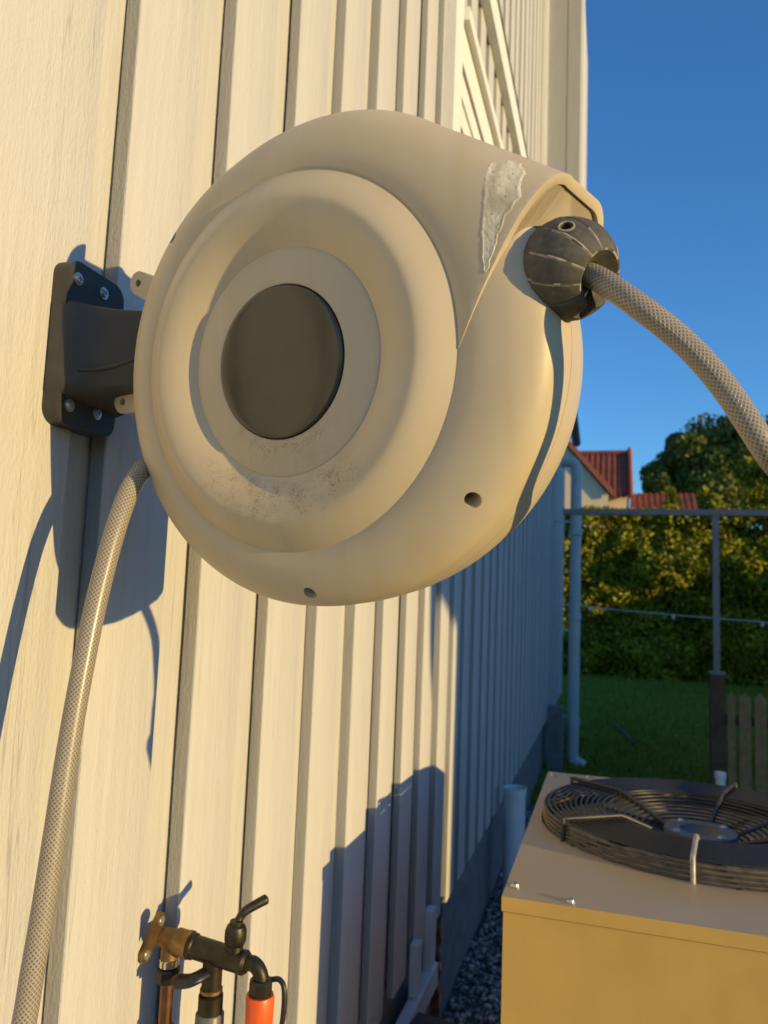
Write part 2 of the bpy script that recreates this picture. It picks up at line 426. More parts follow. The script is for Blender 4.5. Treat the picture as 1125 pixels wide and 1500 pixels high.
while Y00 + PITCH * k < 9.6:
    y = Y00 + PITCH * k + random.uniform(-.004, .004)
    wd = .172 if k == -1 else random.uniform(.128, .150)
    near = k < 8
    gap = random.choice((.0015, .004, .006, .003)) if near else .002
    if k == 0: y, gap = .754, .004
    if k == 2: gap = .0045
    if k == 1: gap = .005
    board('siding_board', y, min(y + wd, 9.66), gap, .0265 + random.uniform(-.0012, .0012), M['siding'], .0020)
    ye = Y00 + PITCH * (k + 1) + .012
    board('backing_board', y + wd - .03, min(ye, 9.67), -.022, random.uniform(-.0012, .0004), M['siding_under'], .0005)
    k += 1
mkbox('wall_core', (-7.0, -.03, -.46, 9.64, .36, 7.35), M['siding_under'], house)
mkbox('foundation', (-6.9, -.012, -.44, 9.62, -.3, .47), M['foundation'], house)
mkbox('corner_board', (-.04, .030, 9.675, 9.775, .48, 7.3), M['siding'], house, .003)
def roof():
    bm = bmesh.new()
    for s in (1, -1):
        pts = [(-3.5 + s*3.62, -.6, 7.30), (-3.5 + s*3.62, 9.75, 7.30), (-3.5, 9.75, 10.4), (-3.5, -.6, 10.4)]
        vv = [bm.verts.new(p) for p in pts]; ww = [bm.verts.new((p[0], p[1], p[2]+.18)) for p in pts]
        bm.faces.new(vv); bm.faces.new(ww[::-1])
        for i in range(4): bm.faces.new((vv[i], vv[(i+1) % 4], ww[(i+1) % 4], ww[i]))
    finish(bm, 'roof', M['tile'], house)
    for y in (-.44, 9.62):
        bm = bmesh.new(); a = [bm.verts.new(p) for p in ((-7, y, 7.35), (-.03, y, 7.35), (-3.5, y, 10.3))]; bm.faces.new(a)
        finish(bm, 'gable_wall', M['siding_under'], house)
roof()
# window seen along the wall, above the reel
win = mkbox('window', (.024, .036, 2.53, 4.10, 2.62, 3.56), M['trim'], house, .002)
win['label'] = 'white framed window above the reel, seen edge on'
mkbox('window_casing', (.022, .066, 2.41, 2.54, 2.50, 4.25), M['trim'], win, .004)
mkbox('window_casing', (.022, .062, 4.09, 4.21, 2.50, 3.52), M['trim'], win, .004)
mkbox('window_casing', (.022, .060, 2.543, 4.087, 3.57, 3.712), M['trim'], win, .004)
mkbox('drip_cap', (.022, .086, 2.545, 4.25, 3.718, 3.770), M['trim'], win, .004)
mkbox('sash', (.036, .050, 2.545, 4.085, 3.47, 3.56), M['trim'], win, .003)
mkbox('sash', (.036, .045, 2.545, 4.085, 3.37, 3.455), M['trim'], win, .003)
mkbox('window_sill', (.022, .10, 2.38, 4.24, 2.43, 2.495), M['trim'], win, .004)
mkbox('pane', (.036, .0385, 2.55, 4.08, 2.64, 3.365), M['glass'], win)
mkbox('belt_board', (.022, .066, 2.60, 5.9, 4.245, 4.400), M['trim'], house, .005)
mkbox('belt_flashing', (.022, .074, 2.60, 5.9, 4.403, 4.415), M['zinc'], house)
# projecting bay further along the wall
bay = mkbox('bay', (-.02, .325, 6.10, 7.7, 4.95, 7.24), M['siding'], house, .004)
mkbox('corner_trim', (.326, .352, 6.075, 6.20, 4.94, 7.24), M['trim'], bay, .004)
mkbox('corner_trim', (.030, .060, 6.03, 6.098, 4.94, 7.24), M['trim'], bay, .004)
mkbox('face_panel', (.062, .215, 6.075, 6.099, 4.95, 7.24), M['bay_face_tone'], bay, .002)
mkbox('face_panel', (.221, .325, 6.075, 6.099, 4.95, 7.24), M['bay_face_tone'], bay, .002)
# lower eave with gutter and swan neck
bm = bmesh.new(); tube(bm, [(.262, 5.2, 3.44), (.262, 7.62, 3.16)], .042, 14)
finish(bm, 'gutter', M['zinc'], house, 40)
bm = bmesh.new(); box(bm, .10, .21, 5.2, 7.55, -.01, .01)
bm.transform(Matrix.Translation((0, 0, 3.47)) @ Matrix.Rotation(0, 4, 'X'))
for v in bm.verts: v.co.z += -.115 * (v.co.y - 5.2)
finish(bm, 'eave_board', M['siding'], house)
bm = bmesh.new()
tube(bm, [(.10, 7.95, 3.03), (.18, 7.95, 3.03), (.235, 7.95, 3.0), (.25, 7.95, 2.93), (.25, 7.95, 2.6), (.25, 7.93, 1.2), (.25, 7.9, .14), (.27, 7.9, .05), (.36, 7.88, .0)], .056, 18, sm=6)
for z in (.42, 1.45, 2.3):
    lathe(bm, [(.0575, -.035), (.066, -.03), (.066, .03), (.0575, .035)], (.25, 7.93, z), (0, 0, 1), 18)
dp = finish(bm, 'downpipe', M['greypipe'], house, 40)
for z in (.45, 1.3, 2.4): mkbox('pipe_clip', (.03, .19, 7.92, 7.945, z, z+.02), M['greypipe'], dp)
mkbox('corner_post', (.03, .17, 7.5, 7.66, -.05, .60), M['foundation'], house, .004)
# white cable duct near the foot of the wall, brown foam in a gap beside it
bm = bmesh.new(); box(bm, .024, .052, 2.545, 2.60, .395, .575); box(bm, .0245, .060, 2.20, 2.614, .325, .394)
finish(bm, 'cable_duct', M['whiteplastic'], house, None, bevel=.004)
mkbox('cable_duct', (.024, .050, 2.36, 2.41, .396, .545), M['whiteplastic'], house, .003)
bm = bmesh.new(); rows = []
for i in range(15):
    z = .50 - .40 * i / 14; c = 2.85 + .02*math.sin(i*1.7); hw = .045 + .02*math.sin(i*2.3+1) - .02*(i/14)
    rows.append([bm.verts.new((-.012, c-hw, z)), bm.verts.new((.018+.01*math.sin(i*3.1), c-hw*.4, z)), bm.verts.new((.014+.008*math.cos(i*2.7), c+hw*.5, z)), bm.verts.new((-.012, c+hw, z))])
for a, b in zip(rows, rows[1:]):
    for q in range(3): bm.faces.new((a[q], a[q+1], b[q+1], b[q]))
finish(bm, 'foam_filling', M['rust'], house, 40)

# ================================================================== WALL BRACKET
br = empty('wall_bracket', (.023, .70, 1.78), 'dark grey swivel bracket screwed to the boards behind the reel', 'bracket')
def rounded_plate(y0, y1, z0, z1, x0, x1, rad, skew=0.0):
    bm = bmesh.new(); pts = []
    for cy, cz, a0 in ((y1-rad, z1-rad, 0), (y0+rad, z1-rad, 90), (y0+rad, z0+rad, 180), (y1-rad, z0+rad, 270)):
        for i in range(7):
            a = R(a0 + 15*i); pts.append((cy + rad*math.cos(a), cz + rad*math.sin(a)))
    a = [bm.verts.new((x0, p, q)) for p, q in pts]; b = [bm.verts.new((x1, p, q)) for p, q in pts]
    bm.faces.new(a[::-1]); bm.faces.new(b)
    for i in range(len(pts)):
        j = (i+1) % len(pts); bm.faces.new((a[i], a[j], b[j], b[i]))
    return bm
finish(rounded_plate(.642, .738, 1.765, 1.945, .0235, .046, .018), 'back_plate', M['darkmetal'], br, 35, bevel=.003)
bm = bmesh.new()          # the arm: a tapered hollow-looking block that carries the reel pivot
prof = [(.030, .6405, 1.787, 1.905), (.048, .6415, 1.793, 1.900), (.060, .650, 1.797, 1.897), (.085, .660, 1.802, 1.894), (.16, .668, 1.806, 1.888)]
rings = []
for x, y, z0, z1 in prof:
    c = .012; y2 = .742
    rings.append([bm.verts.new((x, a, b)) for a, b in ((y, z0+c), (y+c*.3, z0+c*.3), (y+c, z0), (y2, z0), (y2, z1), (y+c, z1), (y+c*.3, z1-c*.3), (y, z1-c))])
for a, b in zip(rings, rings[1:]):
    for q in range(8): bm.faces.new((a[q], a[(q+1) % 8], b[(q+1) % 8], b[q]))
bm.faces.new(rings[0]); bm.faces.new(rings[-1][::-1])
finish(bm, 'swivel_arm', M['darkmetal'], br, 40)
bm = bmesh.new(); tube(bm, [(.062, .6505, 1.822), (.078, .657, 1.823), (.105, .6622, 1.829), (.15, .6668, 1.845)], .0022, 8, sm=5)
finish(bm, 'moulded_rib', M['darkmetal'], br, 50)
bm = bmesh.new(); cyl(bm, (.10, .735, 1.765), (.10, .735, 1.955), .011, seg=20)
finish(bm, 'pivot_pin', M['darkmetal'], br, 40)
sc0 = None
def screw(bm, p, ax, r):
    lathe(bm, [(0, -.0005), (r*1.35, -.0005), (r*1.35, .0012), (r, .0014), (r*.92, r*.62), (r*.45, r*.66), (r*.42, r*.15), (0, r*.12)], p, ax, 18)
for y, z in ((.657, 1.925), (.700, 1.926), (.660, 1.786), (.705, 1.788)):
    bm = bmesh.new(); screw(bm, (.0462, y, z), (1, 0, 0), .0052); finish(bm, 'screw', M['screw'], br, 30)

# ================================================================== HOSE REEL
UU = Vector((.97078869, -.23993607, 0)); VV = Vector((-.02831828, -.11457662, .99301071)); NN = Vector((-.23825909, -.96400357, -.11802426))
C2 = Vector((.32836, .58258, 1.79401)); RS = .93
ROT = Matrix((UU, VV, NN)).transposed()
reel = empty('hose_reel', C2, 'round beige wall mounted hose reel with a brown centre cap and hooded outlet', 'hose reel', rot=ROT)
reel.scale = (RS, RS, RS)
bpy.context.view_layer.update()
r2, RB, DB, TB = .1761, .2290, .040, .048
def front_profile():
    P = [(0, -.004)]
    P += [(.066, -.004), (.0708, -.004), (.0712, .0050), (.0718, .0058), (.0735, .0060)]
    for i in range(1, 9): r = .0735 + (.1045-.0735)*i/8; P.append((r, .0060 - .0040*(i/8)**1.2))
    P.append((.1051, .0017)); P.append((.1056, .0012))
    for i in range(1, 41):
        t = i/40; r = .1056 + (.1755-.1056)*t
        if t < .58: q = .0012 + .0138*math.sin(math.pi/2*t/.58)
        else: q = .0150 - .0172*((t-.58)/.42)**1.5
        P.append((r, q))
    P.append((.1762, -.0022))
    return P
def bead(r): return -.0016*math.exp(-((r-.1762)/.011)**2)
def body_profile():
    P = front_profile()
    for i in range(1, 37):
        a = math.pi/2*i/36; r = r2 + (RB-r2)*math.sin(a)
        if r > .1775: P.append((r, -DB*(1-math.cos(a)) + bead(r)))
    P.append((RB+.0008, -(DB+TB*.49))); P.append((RB-.0010, -(DB+TB*.5))); P.append((RB+.0008, -(DB+TB*.51)))
    P += [(RB, -(DB+TB)), (RB-.0015, -.100), (RB-.006, -.125), (RB-.013, -.155), (RB-.021, -.180), (RB-.030, -.193), (.180, -.203), (.15, -.208), (.08, -.210), (0, -.210)]
    return P
def body_mod(i, r, h):
    c = math.cos(2*math.pi*i/160); return 1 + .095*max(0, -c)**1.6*smoothstep(r2-.01, RB, r)
bm = bmesh.new(); lathe(bm, body_profile(), seg=160, rmod=body_mod)
casing = finish(bm, 'casing', M['casing'], reel, 30, world=False)
def cutter(u, v, s, d, r):
    b = bmesh.new(); p = Vector((u, v, s)); d = Vector(d).normalized()
    cyl(b, p - d*.03, p + d*.02, r, seg=24); return b
h1 = Vector((.1644, -.1288, 0)); h2 = Vector((-.0086, -.2178, 0))
def shoulder_s(r, rho=RB, d=DB): 
    q = min(1, max(0, (r-r2)/(rho-r2))); return -d*(1-math.sqrt(1-q*q))
cuts = []
HOLES = []
for (u, v) in ((.1775, -.1285), (.0160, -.2140), (-.1480, .150)):
    r = math.hypot(u, v); s = shoulder_s(r); HOLES.append((u, v, s))
    cuts.append(cutter(u, v, s, (u*.9, v*.9, .16), .0068))
cuts.append(cutter(-.2260, -.0790, -.040, (-.9, -.35, .25), .0150))
bpy.context.view_layer.update()
apply_bool(casing, cuts)
casing.data.shade_smooth(); casing.data.set_sharp_from_angle(angle=R(30))
if not casing.data.materials: casing.data.materials.append(M['casing'])
# brown centre cap
bm = bmesh.new()
P = [(0, .0104)]
for i in range(1, 13): r = .0665*i/12; P.append((r, .0104 - .0018*(r/.0665)**2))
P += [(.0685, .0083), (.0697, .0075), (.0701, .0064), (.0701, -.003), (0, -.003)]
lathe(bm, P, seg=96); finish(bm, 'centre_cap', M['cap'], reel, 40, world=False)
# hooded outlet
T58 = R(58); OFF = .2446
def rho(th):
    if th <= T58: return OFF / math.cos(th - T58)
    return OFF + (RB-.0012-OFF) * smoothstep(T58, R(118), th)
def hood_pt(th, q):
    """q: 0 front crease .. 1 back crease"""
    wgt = 1 - smoothstep(R(66), R(118), th)
    d = DB + (.047-DB)*wgt; tot = (2*DB+TB) + .008*wgt; db = DB + .006*wgt
    ro = rho(th); lift = -.0012 + .0016*wgt
    if q < .42: a = math.pi/2*q/.42; r = r2+.0012 + (ro-r2)*math.sin(a); s = -d*(1-math.cos(a)) + lift + bead(r)*.97
    elif q > .58: a = math.pi/2*(1-q)/.42; s = -tot+db*(1-math.cos(a)); r = r2+.0006 + (ro-r2)*math.sin(a)
    else: s = -d + lift*(.58-q)/.16 - (tot-d-db)*(q-.42)/.16; r = r2+.0006 + (ro-r2)
    return Vector((r*math.cos(th), r*math.sin(th), s))
bm = bmesh.new(); NTH, NQ = 150, 72; grid = []
for i in range(NTH+1):
    th = R(-14 + 132*i/NTH); grid.append([bm.verts.new(hood_pt(th, j/NQ)) for j in range(NQ+1)])
for a, b in zip(grid, grid[1:]):
    for j in range(NQ): bm.faces.new((a[j], a[j+1], b[j+1], b[j]))
PN = Vector((.842, -.432, .235)).normalized()
PC = Vector((.1778, -.0072, 0))
bp = bm.copy(); bmesh.ops.bisect_plane(bp, geom=bp.verts[:]+bp.edges[:]+bp.faces[:], plane_co=PC - PN*.0032, plane_no=PN, clear_outer=True)
on = [v for v in bp.verts if abs((v.co - PC + PN*.0032).dot(PN)) < 1e-5]
on.sort(key=lambda v: -v.co.z)                  # from the front crease over the top to the back crease
px = Vector((PN.y, -PN.x, 0)).normalized()
pb = bmesh.new(); cen = sum((v.co for v in on), Vector())/len(on)
on.sort(key=lambda v: math.atan2((v.co-cen).dot(px), (v.co-cen).z))
pb.faces.new([pb.verts.new(v.co + (cen-v.co)*.02) for v in on]); bp.free()
bmesh.ops.solidify(pb, geom=pb.faces[:], thickness=.004)
finish(pb, 'outlet_plate', M['casing'], reel, 30, world=False)
bmesh.ops.bisect_plane(bm, geom=bm.verts[:]+bm.edges[:]+bm.faces[:], plane_co=PC, plane_no=PN, clear_outer=True)
bmesh.ops.recalc_face_normals(bm, faces=bm.faces)
me = bpy.data.meshes.new('outlet_hood'); bm.to_mesh(me); bm.free()
if True:
    # make sure normals face outward (front faces look along +s)
    f0 = max(me.polygons, key=lambda p: p.center.y)
    if f0.normal.y < 0: me.flip_normals()
hood = link('outlet_hood', me, M['casing'], reel, world=False)
md = hood.modifiers.new('s', 'SOLIDIFY'); md.thickness = .0085; md.offset = -1; md.use_even_offset = True
bv = hood.modifiers.new('b', 'BEVEL'); bv.width = .0012; bv.segments = 2; bv.limit_method = 'ANGLE'; bv.angle_limit = R(50)
bpy.context.view_layer.update()
nm = bpy.data.meshes.new_from_object(hood.evaluated_get(bpy.context.evaluated_depsgraph_get())); hood.modifiers.clear(); hood.data = nm
nm.shade_smooth(); nm.set_sharp_from_angle(angle=R(32))
# outlet throat under the hood
bm = bmesh.new(); cyl(bm, (.19, .036, -.062), (.232, .050, -.062), .030, .026, 32)
finish(bm, 'outlet_throat', M['black'], reel, 40, world=False)
# dried dropping on the front of the hood
def hood_surface(u, v):
    th = math.atan2(v, u); r = math.hypot(u, v); ro = rho(th)
    wgt = 1 - smoothstep(R(66), R(118), th); d = DB + (.047-DB)*wgt
    q = min(.999, max(0, (r-r2-.0012)/(ro-r2))); return -d*(1-math.sqrt(1-q*q)) - .0012+.0016*wgt + bead(r)*.97
bm = bmesh.new(); g = []
NL, NW = 110, 34
LEFT = [(0, .2110), (.06, .1985), (.16, .1960), (.35, .1965), (.6, .1975), (.85, .1992), (1, .2020)]
RIGHT = [(0, .2180), (.05, .2270), (.14, .2335), (.24, .2310), (.34, .2318), (.46, .2260), (.54, .2195), (.75, .2120), (.92, .2060), (1, .2022)]
def lerp(tab, t):
    for (a0, v0), (a1, v1) in zip(tab, tab[1:]):
        if t <= a1: q = (t-a0)/(a1-a0); return v0 + (v1-v0)*(q*q*(3-2*q))
    return tab[-1][1]
for i in range(NL+1):
    t = i/NL; v0 = .1440 + (.0435-.1440)*t
    ul = lerp(LEFT, t) + .0010*noise.noise((t*16, 0, 0)) + .0007*noise.noise((t*60, 0, 4)); ur = lerp(RIGHT, t) + .0014*noise.noise((t*13, 5, 0)) + .0008*noise.noise((t*55, 5, 4))
    cu = (ul+ur)/2; ul = cu + (ul-cu)*.86; ur = cu + (ur-cu)*.86; row = []
    for j in range(NW+1):
        q = j/NW; u = ul + (ur-ul)*q; v = v0 - .18*(u-.213) + .0016*noise.noise((u*240, t*9, 2))
        edge = min(q, 1-q)*2; end = min(t, 1-t)
        rim = .0007*math.exp(-((edge-.14)/.10)**2); body = .0004 + .0007*max(0, noise.noise((u*170, t*14, 1))) + .0004*noise.noise((u*420, t*40, 6))
        th_ = (rim + body)*smoothstep(0, .10, edge)*smoothstep(0, .03, end)
        row.append(bm.verts.new((u, v, hood_surface(u, v) - .00012 + max(0, th_)*.55)))
    g.append(row)
for a, b in zip(g, g[1:]):
    for j in range(NW): bm.faces.new((a[j], a[j+1], b[j+1], b[j]))
dr = finish(bm, 'dried_dropping', M['dropping'], reel, 60, world=False); dr['label'] = 'dried whitish bird dropping smeared on the hood'
# two lugs of the swivel joint on the back edge
for (u, v, rot) in ((-.246, .130, 150), (-.276, -.004, 180)):
    bm = bmesh.new(); a = R(rot); d = Vector((math.cos(a), math.sin(a), 0)); p = Vector((u, v, -.060)); o = p - d*.045
    F = Matrix((d, Vector((-d.y, d.x, 0)), Vector((0, 0, 1)))).transposed().to_4x4()
    pts = [(-.02, -.0135)] + [(.045 + .0135*math.cos(R(b)), .0135*math.sin(R(b))) for b in range(-90, 91, 15)] + [(-.02, .0135)]
    lo = [bm.verts.new((x, y, -.010)) for x, y in pts]; hi = [bm.verts.new((x, y, .010)) for x, y in pts]
    bm.faces.new(lo[::-1]); bm.faces.new(hi)
    for i in range(len(pts)): j = (i+1) % len(pts); bm.faces.new((lo[i], lo[j], hi[j], hi[i]))
    bm.transform(Matrix.Translation(o) @ F)
    lug = finish(bm, 'pivot_lug', M['casing'], reel, 35, world=False, bevel=.002)
    c = bmesh.new(); q = o + d*.045; cyl(c, q - Vector((0, 0, .002)), q + Vector((0, 0, .03)), .0042, seg=18)
    bpy.context.view_layer.update(); apply_bool(lug, [c]); lug.data.shade_smooth(); lug.data.set_sharp_from_angle(angle=R(35))
# small screws sunk into the casing holes
for (u, v, s) in HOLES[:2]:
    d = Vector((u*.9, v*.9, .16)).normalized(); bm = bmesh.new()
    cyl(bm, Vector((u, v, s)) - d*.030, Vector((u, v, s)) - d*.020, .005, seg=16); finish(bm, 'sunk_screw', M['black'], reel, 40, world=False)

# ================================================================== HOSES
HR = .0098
hang = [(.175, .705, 1.742), (.150, .672, 1.727), (.1495, .640, 1.704), (.1500, .617, 1.661), (.1473, .6005, 1.5958), (.1461, .5871, 1.5224), (.1460, .5765, 1.4529), (.1470, .5675, 1.3869), (.1470, .5600, 1.3237), (.1460, .5530, 1.2638), (.145, .548, 1.20), (.145, .545, 1.05), (.145, .545, .8)]
feed = empty('feed_hose', (.145, .545, .8), 'braided hose hanging from the left side of the reel down along the boards', 'hose')
bm = bmesh.new(); tube(bm, hang, HR, 24, uv=True, sm=14)
finish(bm, 'hose_tube', M['hose'], feed, 60)
# outlet hose with its ball stop
BALL = Vector((.5668, .5615, 1.8474)); BR = .0378; HR2 = .0088; AX = Vector((.730, -.430, -.440)).normalized()
out = empty('outlet_hose', (.74, .545, 1.42), 'braided hose leaving the dark ball at the outlet and arching out of the frame', 'hose')
op = [BALL - AX*.03, BALL, BALL + AX*.026, (.6142, .5350, 1.8077), (.6458, .5380, 1.7795), (.6720, .5410, 1.7470), (.6990, .5470, 1.7030), (.7280, .598, 1.6780), (.7420, .644, 1.6250), (.7450, .660, 1.5700), (.7450, .666, 1.5200)]
bm = bmesh.new(); tube(bm, op, HR2, 24, uv=True, sm=14)
finish(bm, 'hose_tube', M['hose'], out, 60)
bm = bmesh.new(); lathe(bm, [(0, .02), (.012, .02), (.014, 0), (.014, -.03), (.02, -.04), (.02, -.05), (.003, -.085), (0, -.085)], (.7450, .668, 1.520), (0, 0, 1), 24)
finish(bm, 'hose_nozzle', M['black'], out, 40)
bm = bmesh.new(); SEG = 168
prof = []
for i in range(0, 22): a = math.pi - (math.pi - R(34))*i/21; prof.append((BR*math.sin(a), BR*math.cos(a)))
re, he = prof[-1]
prof += [(re*.93, he-.0002), (re*.70, he-.0050), (re*.48, he-.0085), (re*.44, he-.016), (0, he-.016)]
def ridge(i, r, h): return 1.0 + (.012 if (i % 14) in (0,) and h > -.5*BR else 0) - (.010 if (i % 14) in (13, 1) else 0)
lathe(bm, prof, BALL, AX, SEG, rmod=ridge)
F = frame_to(AX)
ball = finish(bm, 'ball_stop', [M['rubber'], M['rubber_scuff']], out, 24)
c1 = bmesh.new()           # moulded pin hole on the near side, and the split under the hose
camv = (Vector((.6, 0, 1.6)) - BALL).normalized()
hd = (camv*.72 + Vector((0, 0, 1))*.66 - right*.02).normalized()
cyl(c1, BALL + hd*.018, BALL + hd*.06, .0045, seg=24)
sd = (down*.9 + right*.10); sd = (sd - AX*sd.dot(AX)).normalized()
c2_ = bmesh.new(); W = AX.cross(sd).normalized()
MB = Matrix((W, sd, AX)).transposed().to_4x4(); MB.translation = BALL
box(c2_, -.0048, .0048, .004, .06, .021, .06, MB)
bpy.context.view_layer.update(); apply_bool(ball, [c1, c2_])
bd = ball.data; bd.shade_smooth(); bd.set_sharp_from_angle(angle=R(24))
if len(bd.materials) < 2:
    bd.materials.clear(); bd.materials.append(M['rubber']); bd.materials.append(M['rubber_scuff'])
Fi = F.inverted()
for p in bd.polygons:
    q = Fi @ (p.center - BALL); r = math.hypot(q.x, q.y)
    if abs(q.length - BR) < .0012 and q.z > -.25*BR:
        a = (math.atan2(q.y, q.x) % (2*math.pi)) / (2*math.pi) * SEG; k_ = a % 14
        if (k_ < 1 or k_ > 13.0) and noise.noise((q.z*90, a, 0)) > -.15 and (int(a/14) % 5) not in (3,): p.material_index = 1
    if q.z > he-.0012 and r > re*.80 and noise.noise((q.x*120, q.y*120, 3)) > .15: p.material_index = 1
bm = bmesh.new(); q = BALL + hd*BR*.995
lathe(bm, [(.0046, -.001), (.0049, .0005), (.0058, .0004), (.0062, -.0008)], q, hd, 24)
finish(bm, 'pin_hole_rim', M['rubber_scuff'], out, 60)

# ================================================================== GARDEN TAP
tap = empty('garden_tap', (.024, .94, 1.13), 'dark bronze double garden tap on a brass wall flange', 'tap')
def part(name, build, mat, parent=tap, smooth=35, bevel=0):
    bm = bmesh.new(); build(bm); return finish(bm, name, mat, parent, smooth, bevel=bevel)
AXs = Vector((.135, -.004, -.012)).normalized(); A0 = Vector((.030, .944, 1.134))
def ax(d): return A0 + AXs*d
def flange(bm):
    p1, p2 = Vector((.0, .938, 1.156)), Vector((.0, .908, 1.126)); d = (p2-p1).normalized(); nrm = Vector((0, -d.z, d.y)); pts = []
    for c, s in ((p1, -1), (p2, 1)):
        for i in range(13):
            a = R(-90 + 15*i); v = d*s*math.cos(a) + nrm*s*math.sin(a); pts.append(c + v*.0105)
    a = [bm.verts.new((.0235, p.y, p.z)) for p in pts]; b = [bm.verts.new((.0300, p.y, p.z)) for p in pts]
    bm.faces.new(a[::-1]); bm.faces.new(b)
    for i in range(len(pts)): j = (i+1) % len(pts); bm.faces.new((a[i], a[j], b[j], b[i]))
fl = part('wall_flange', flange, M['brass'], bevel=.0012)
for y, z in ((.938, 1.156), (.908, 1.126)):
    bm = bmesh.new(); screw(bm, (.0302, y, z), (1, 0, 0), .0046); finish(bm, 'screw', M['screw'], fl, 30)
part('brass_elbow', lambda bm: (lathe(bm, [(.0, -.004), (.012, -.004), (.013, .008), (.013, .020), (.0165, .022), (.0165, .036), (.0175, .038), (.0175, .043), (0, .043)], ax(0), AXs, 28),
     cyl(bm, ax(.012), ax(.012) + Vector((0, 0, -.026)), .0115, seg=24)), M['brass'])
part('nickel_band', lambda bm: lathe(bm, [(.0118, 0), (.0128, .001), (.0128, .009), (.0118, .010)], ax(.012) + Vector((0, 0, -.034)), (0, 0, 1), 24), M['chrome'])
part('pipe_nut', lambda bm: lathe(bm, [(.0, 0), (.0155, 0), (.016, .003), (.016, .014), (.0145, .017), (0, .017)], ax(.012) + Vector((0, 0, -.052)), (0, 0, 1), 8), M['bronze'], smooth=20)
part('copper_pipe', lambda bm: (cyl(bm, (ax(.012).x, ax(.012).y, 1.085), (ax(.012).x, ax(.012).y, .49), .0085, seg=24)), M['copper'])
part('pipe_clip', lambda bm: lathe(bm, [(.0088, 0), (.0118, .001), (.0118, .012), (.0088, .013)], (ax(.012).x, ax(.012).y, 1.014), (0, 0, 1), 20), M['bronze'])
part('valve_body', lambda bm: (lathe(bm, [(0, .0435), (.0162, .0435), (.0162, .049), (.0145, .051), (.0145, .118), (.0150, .120), (.0150, .124), (.0120, .128), (0, .128)], ax(0), AXs, 32),
     cyl(bm, ax(.078), ax(.078) + Vector((0, 0, -.045)), .0128, seg=24)), M['bronze'])
part('spindle', lambda bm: lathe(bm, [(0, .010), (.0115, .010), (.0105, .018), (.0125, .020), (.0140, .024), (.0140, .036), (.0118, .042), (.0085, .044), (.0085, .048), (0, .048)], ax(.108), (.03, -.02, 1), 24), M['bronze'])
hb = ax(.108) + Vector((.0, 0, .040))
part('lever_handle', lambda bm: tube(bm, [hb, hb + Vector((.003, .006, .010)), hb + Vector((.008, .010, .017)), hb + Vector((.018, .019, .023)), hb + Vector((.030, .030, .029))],
     lambda t: (.0050 + .0016*t) * (1 if t < .95 else max(.3, math.sqrt(max(0, 1-((t-.95)/.055)**2)))), 14, sm=12), M['bronze'])
def spout(bm):
    p = ax(.124); tube(bm, [p, p + Vector((.012, 0, .001)), p + Vector((.020, 0, -.005)), p + Vector((.024, 0, -.014)), p + Vector((.024, 0, -.026))], .0095, 18, sm=5)
part('spout', spout, M['bronze'])
SPX = ax(.124) + Vector((.024, 0, .029))
part('spout_nut', lambda bm: lathe(bm, [(0, 0), (.0150, 0), (.0155, .002), (.0155, .015), (.0130, .018), (0, .018)], SPX + Vector((0, 0, -.062)), (0, 0, 1), 8), M['bronze'], smooth=20)
part('side_lever', lambda bm: (tube(bm, [ax(.078) + Vector((-.004, -.004, -.022)), ax(.078) + Vector((-.012, -.022, -.024)), ax(.078) + Vector((-.022, -.024, -.028)), ax(.078) + Vector((-.036, -.022, -.031))], .0100, 14, sm=4, ry=.0065)), M['black'])
MID = ax(.078)
part('brass_ring', lambda bm: lathe(bm, [(.0128, 0), (.0145, .001), (.0145, .005), (.0128, .006)], MID + Vector((0, 0, -.048)), (0, 0, 1), 28), M['brass'])
part('outlet_nut', lambda bm: lathe(bm, [(0, 0), (.0158, 0), (.0158, .020), (.0130, .022), (0, .022)], MID + Vector((0, 0, -.071)), (0, 0, 1), 28), M['bronze'])
gc = empty('hose_connector', MID + Vector((0, 0, -.16)), 'grey plastic hose connector under the middle outlet of the tap', 'connector', 'hose connectors on the tap')
part('connector_body', lambda bm: lathe(bm, [(0, 0), (.0165, 0), (.0182, .004), (.0190, .040), (.0182, .086), (.0165, .0885), (0, .0885)], MID + Vector((0, 0, -.16)), (0, 0, 1), 28), M['greyplastic'], gc)
part('grip_button', lambda bm: lathe(bm, [(0, 0), (.006, 0), (.005, .003), (0, .004)], MID + Vector((.006, -.0175, -.098)), (.3, -1, 0), 16), M['greyplastic'], gc)
rc = empty('hose_connector', SPX + Vector((0, 0, -.15)), 'orange red plastic hose connector on the spout of the tap', 'connector', 'hose connectors on the tap')
part('connector_body', lambda bm: lathe(bm, [(0, 0), (.0165, 0), (.0175, .004), (.0165, .030), (.0180, .060), (.0185, .084), (.0170, .0875), (0, .0875)], SPX + Vector((0, 0, -.15)), (0, 0, 1), 32,
     rmod=lambda i, r, h: 1 + .02*math.cos(i*2*math.pi/32*6)), M['redplastic'], rc)
bm = bmesh.new(); s0 = SPX + Vector((.019, .004, -.058))
tube(bm, [s0 + Vector((-.010, .006, .010)), s0 + Vector((.002, .006, .012)), s0 + Vector((.010, .004, .002)), s0 + Vector((.011, .002, -.03)), s0 + Vector((.006, 0, -.07)), s0 + Vector((.0, 0, -.1))], .0034, 12, sm=5)
tag(finish(bm, 'cable_loop', M['black'], None, 50), 'thin dark cable looping behind the red connector', 'cable')

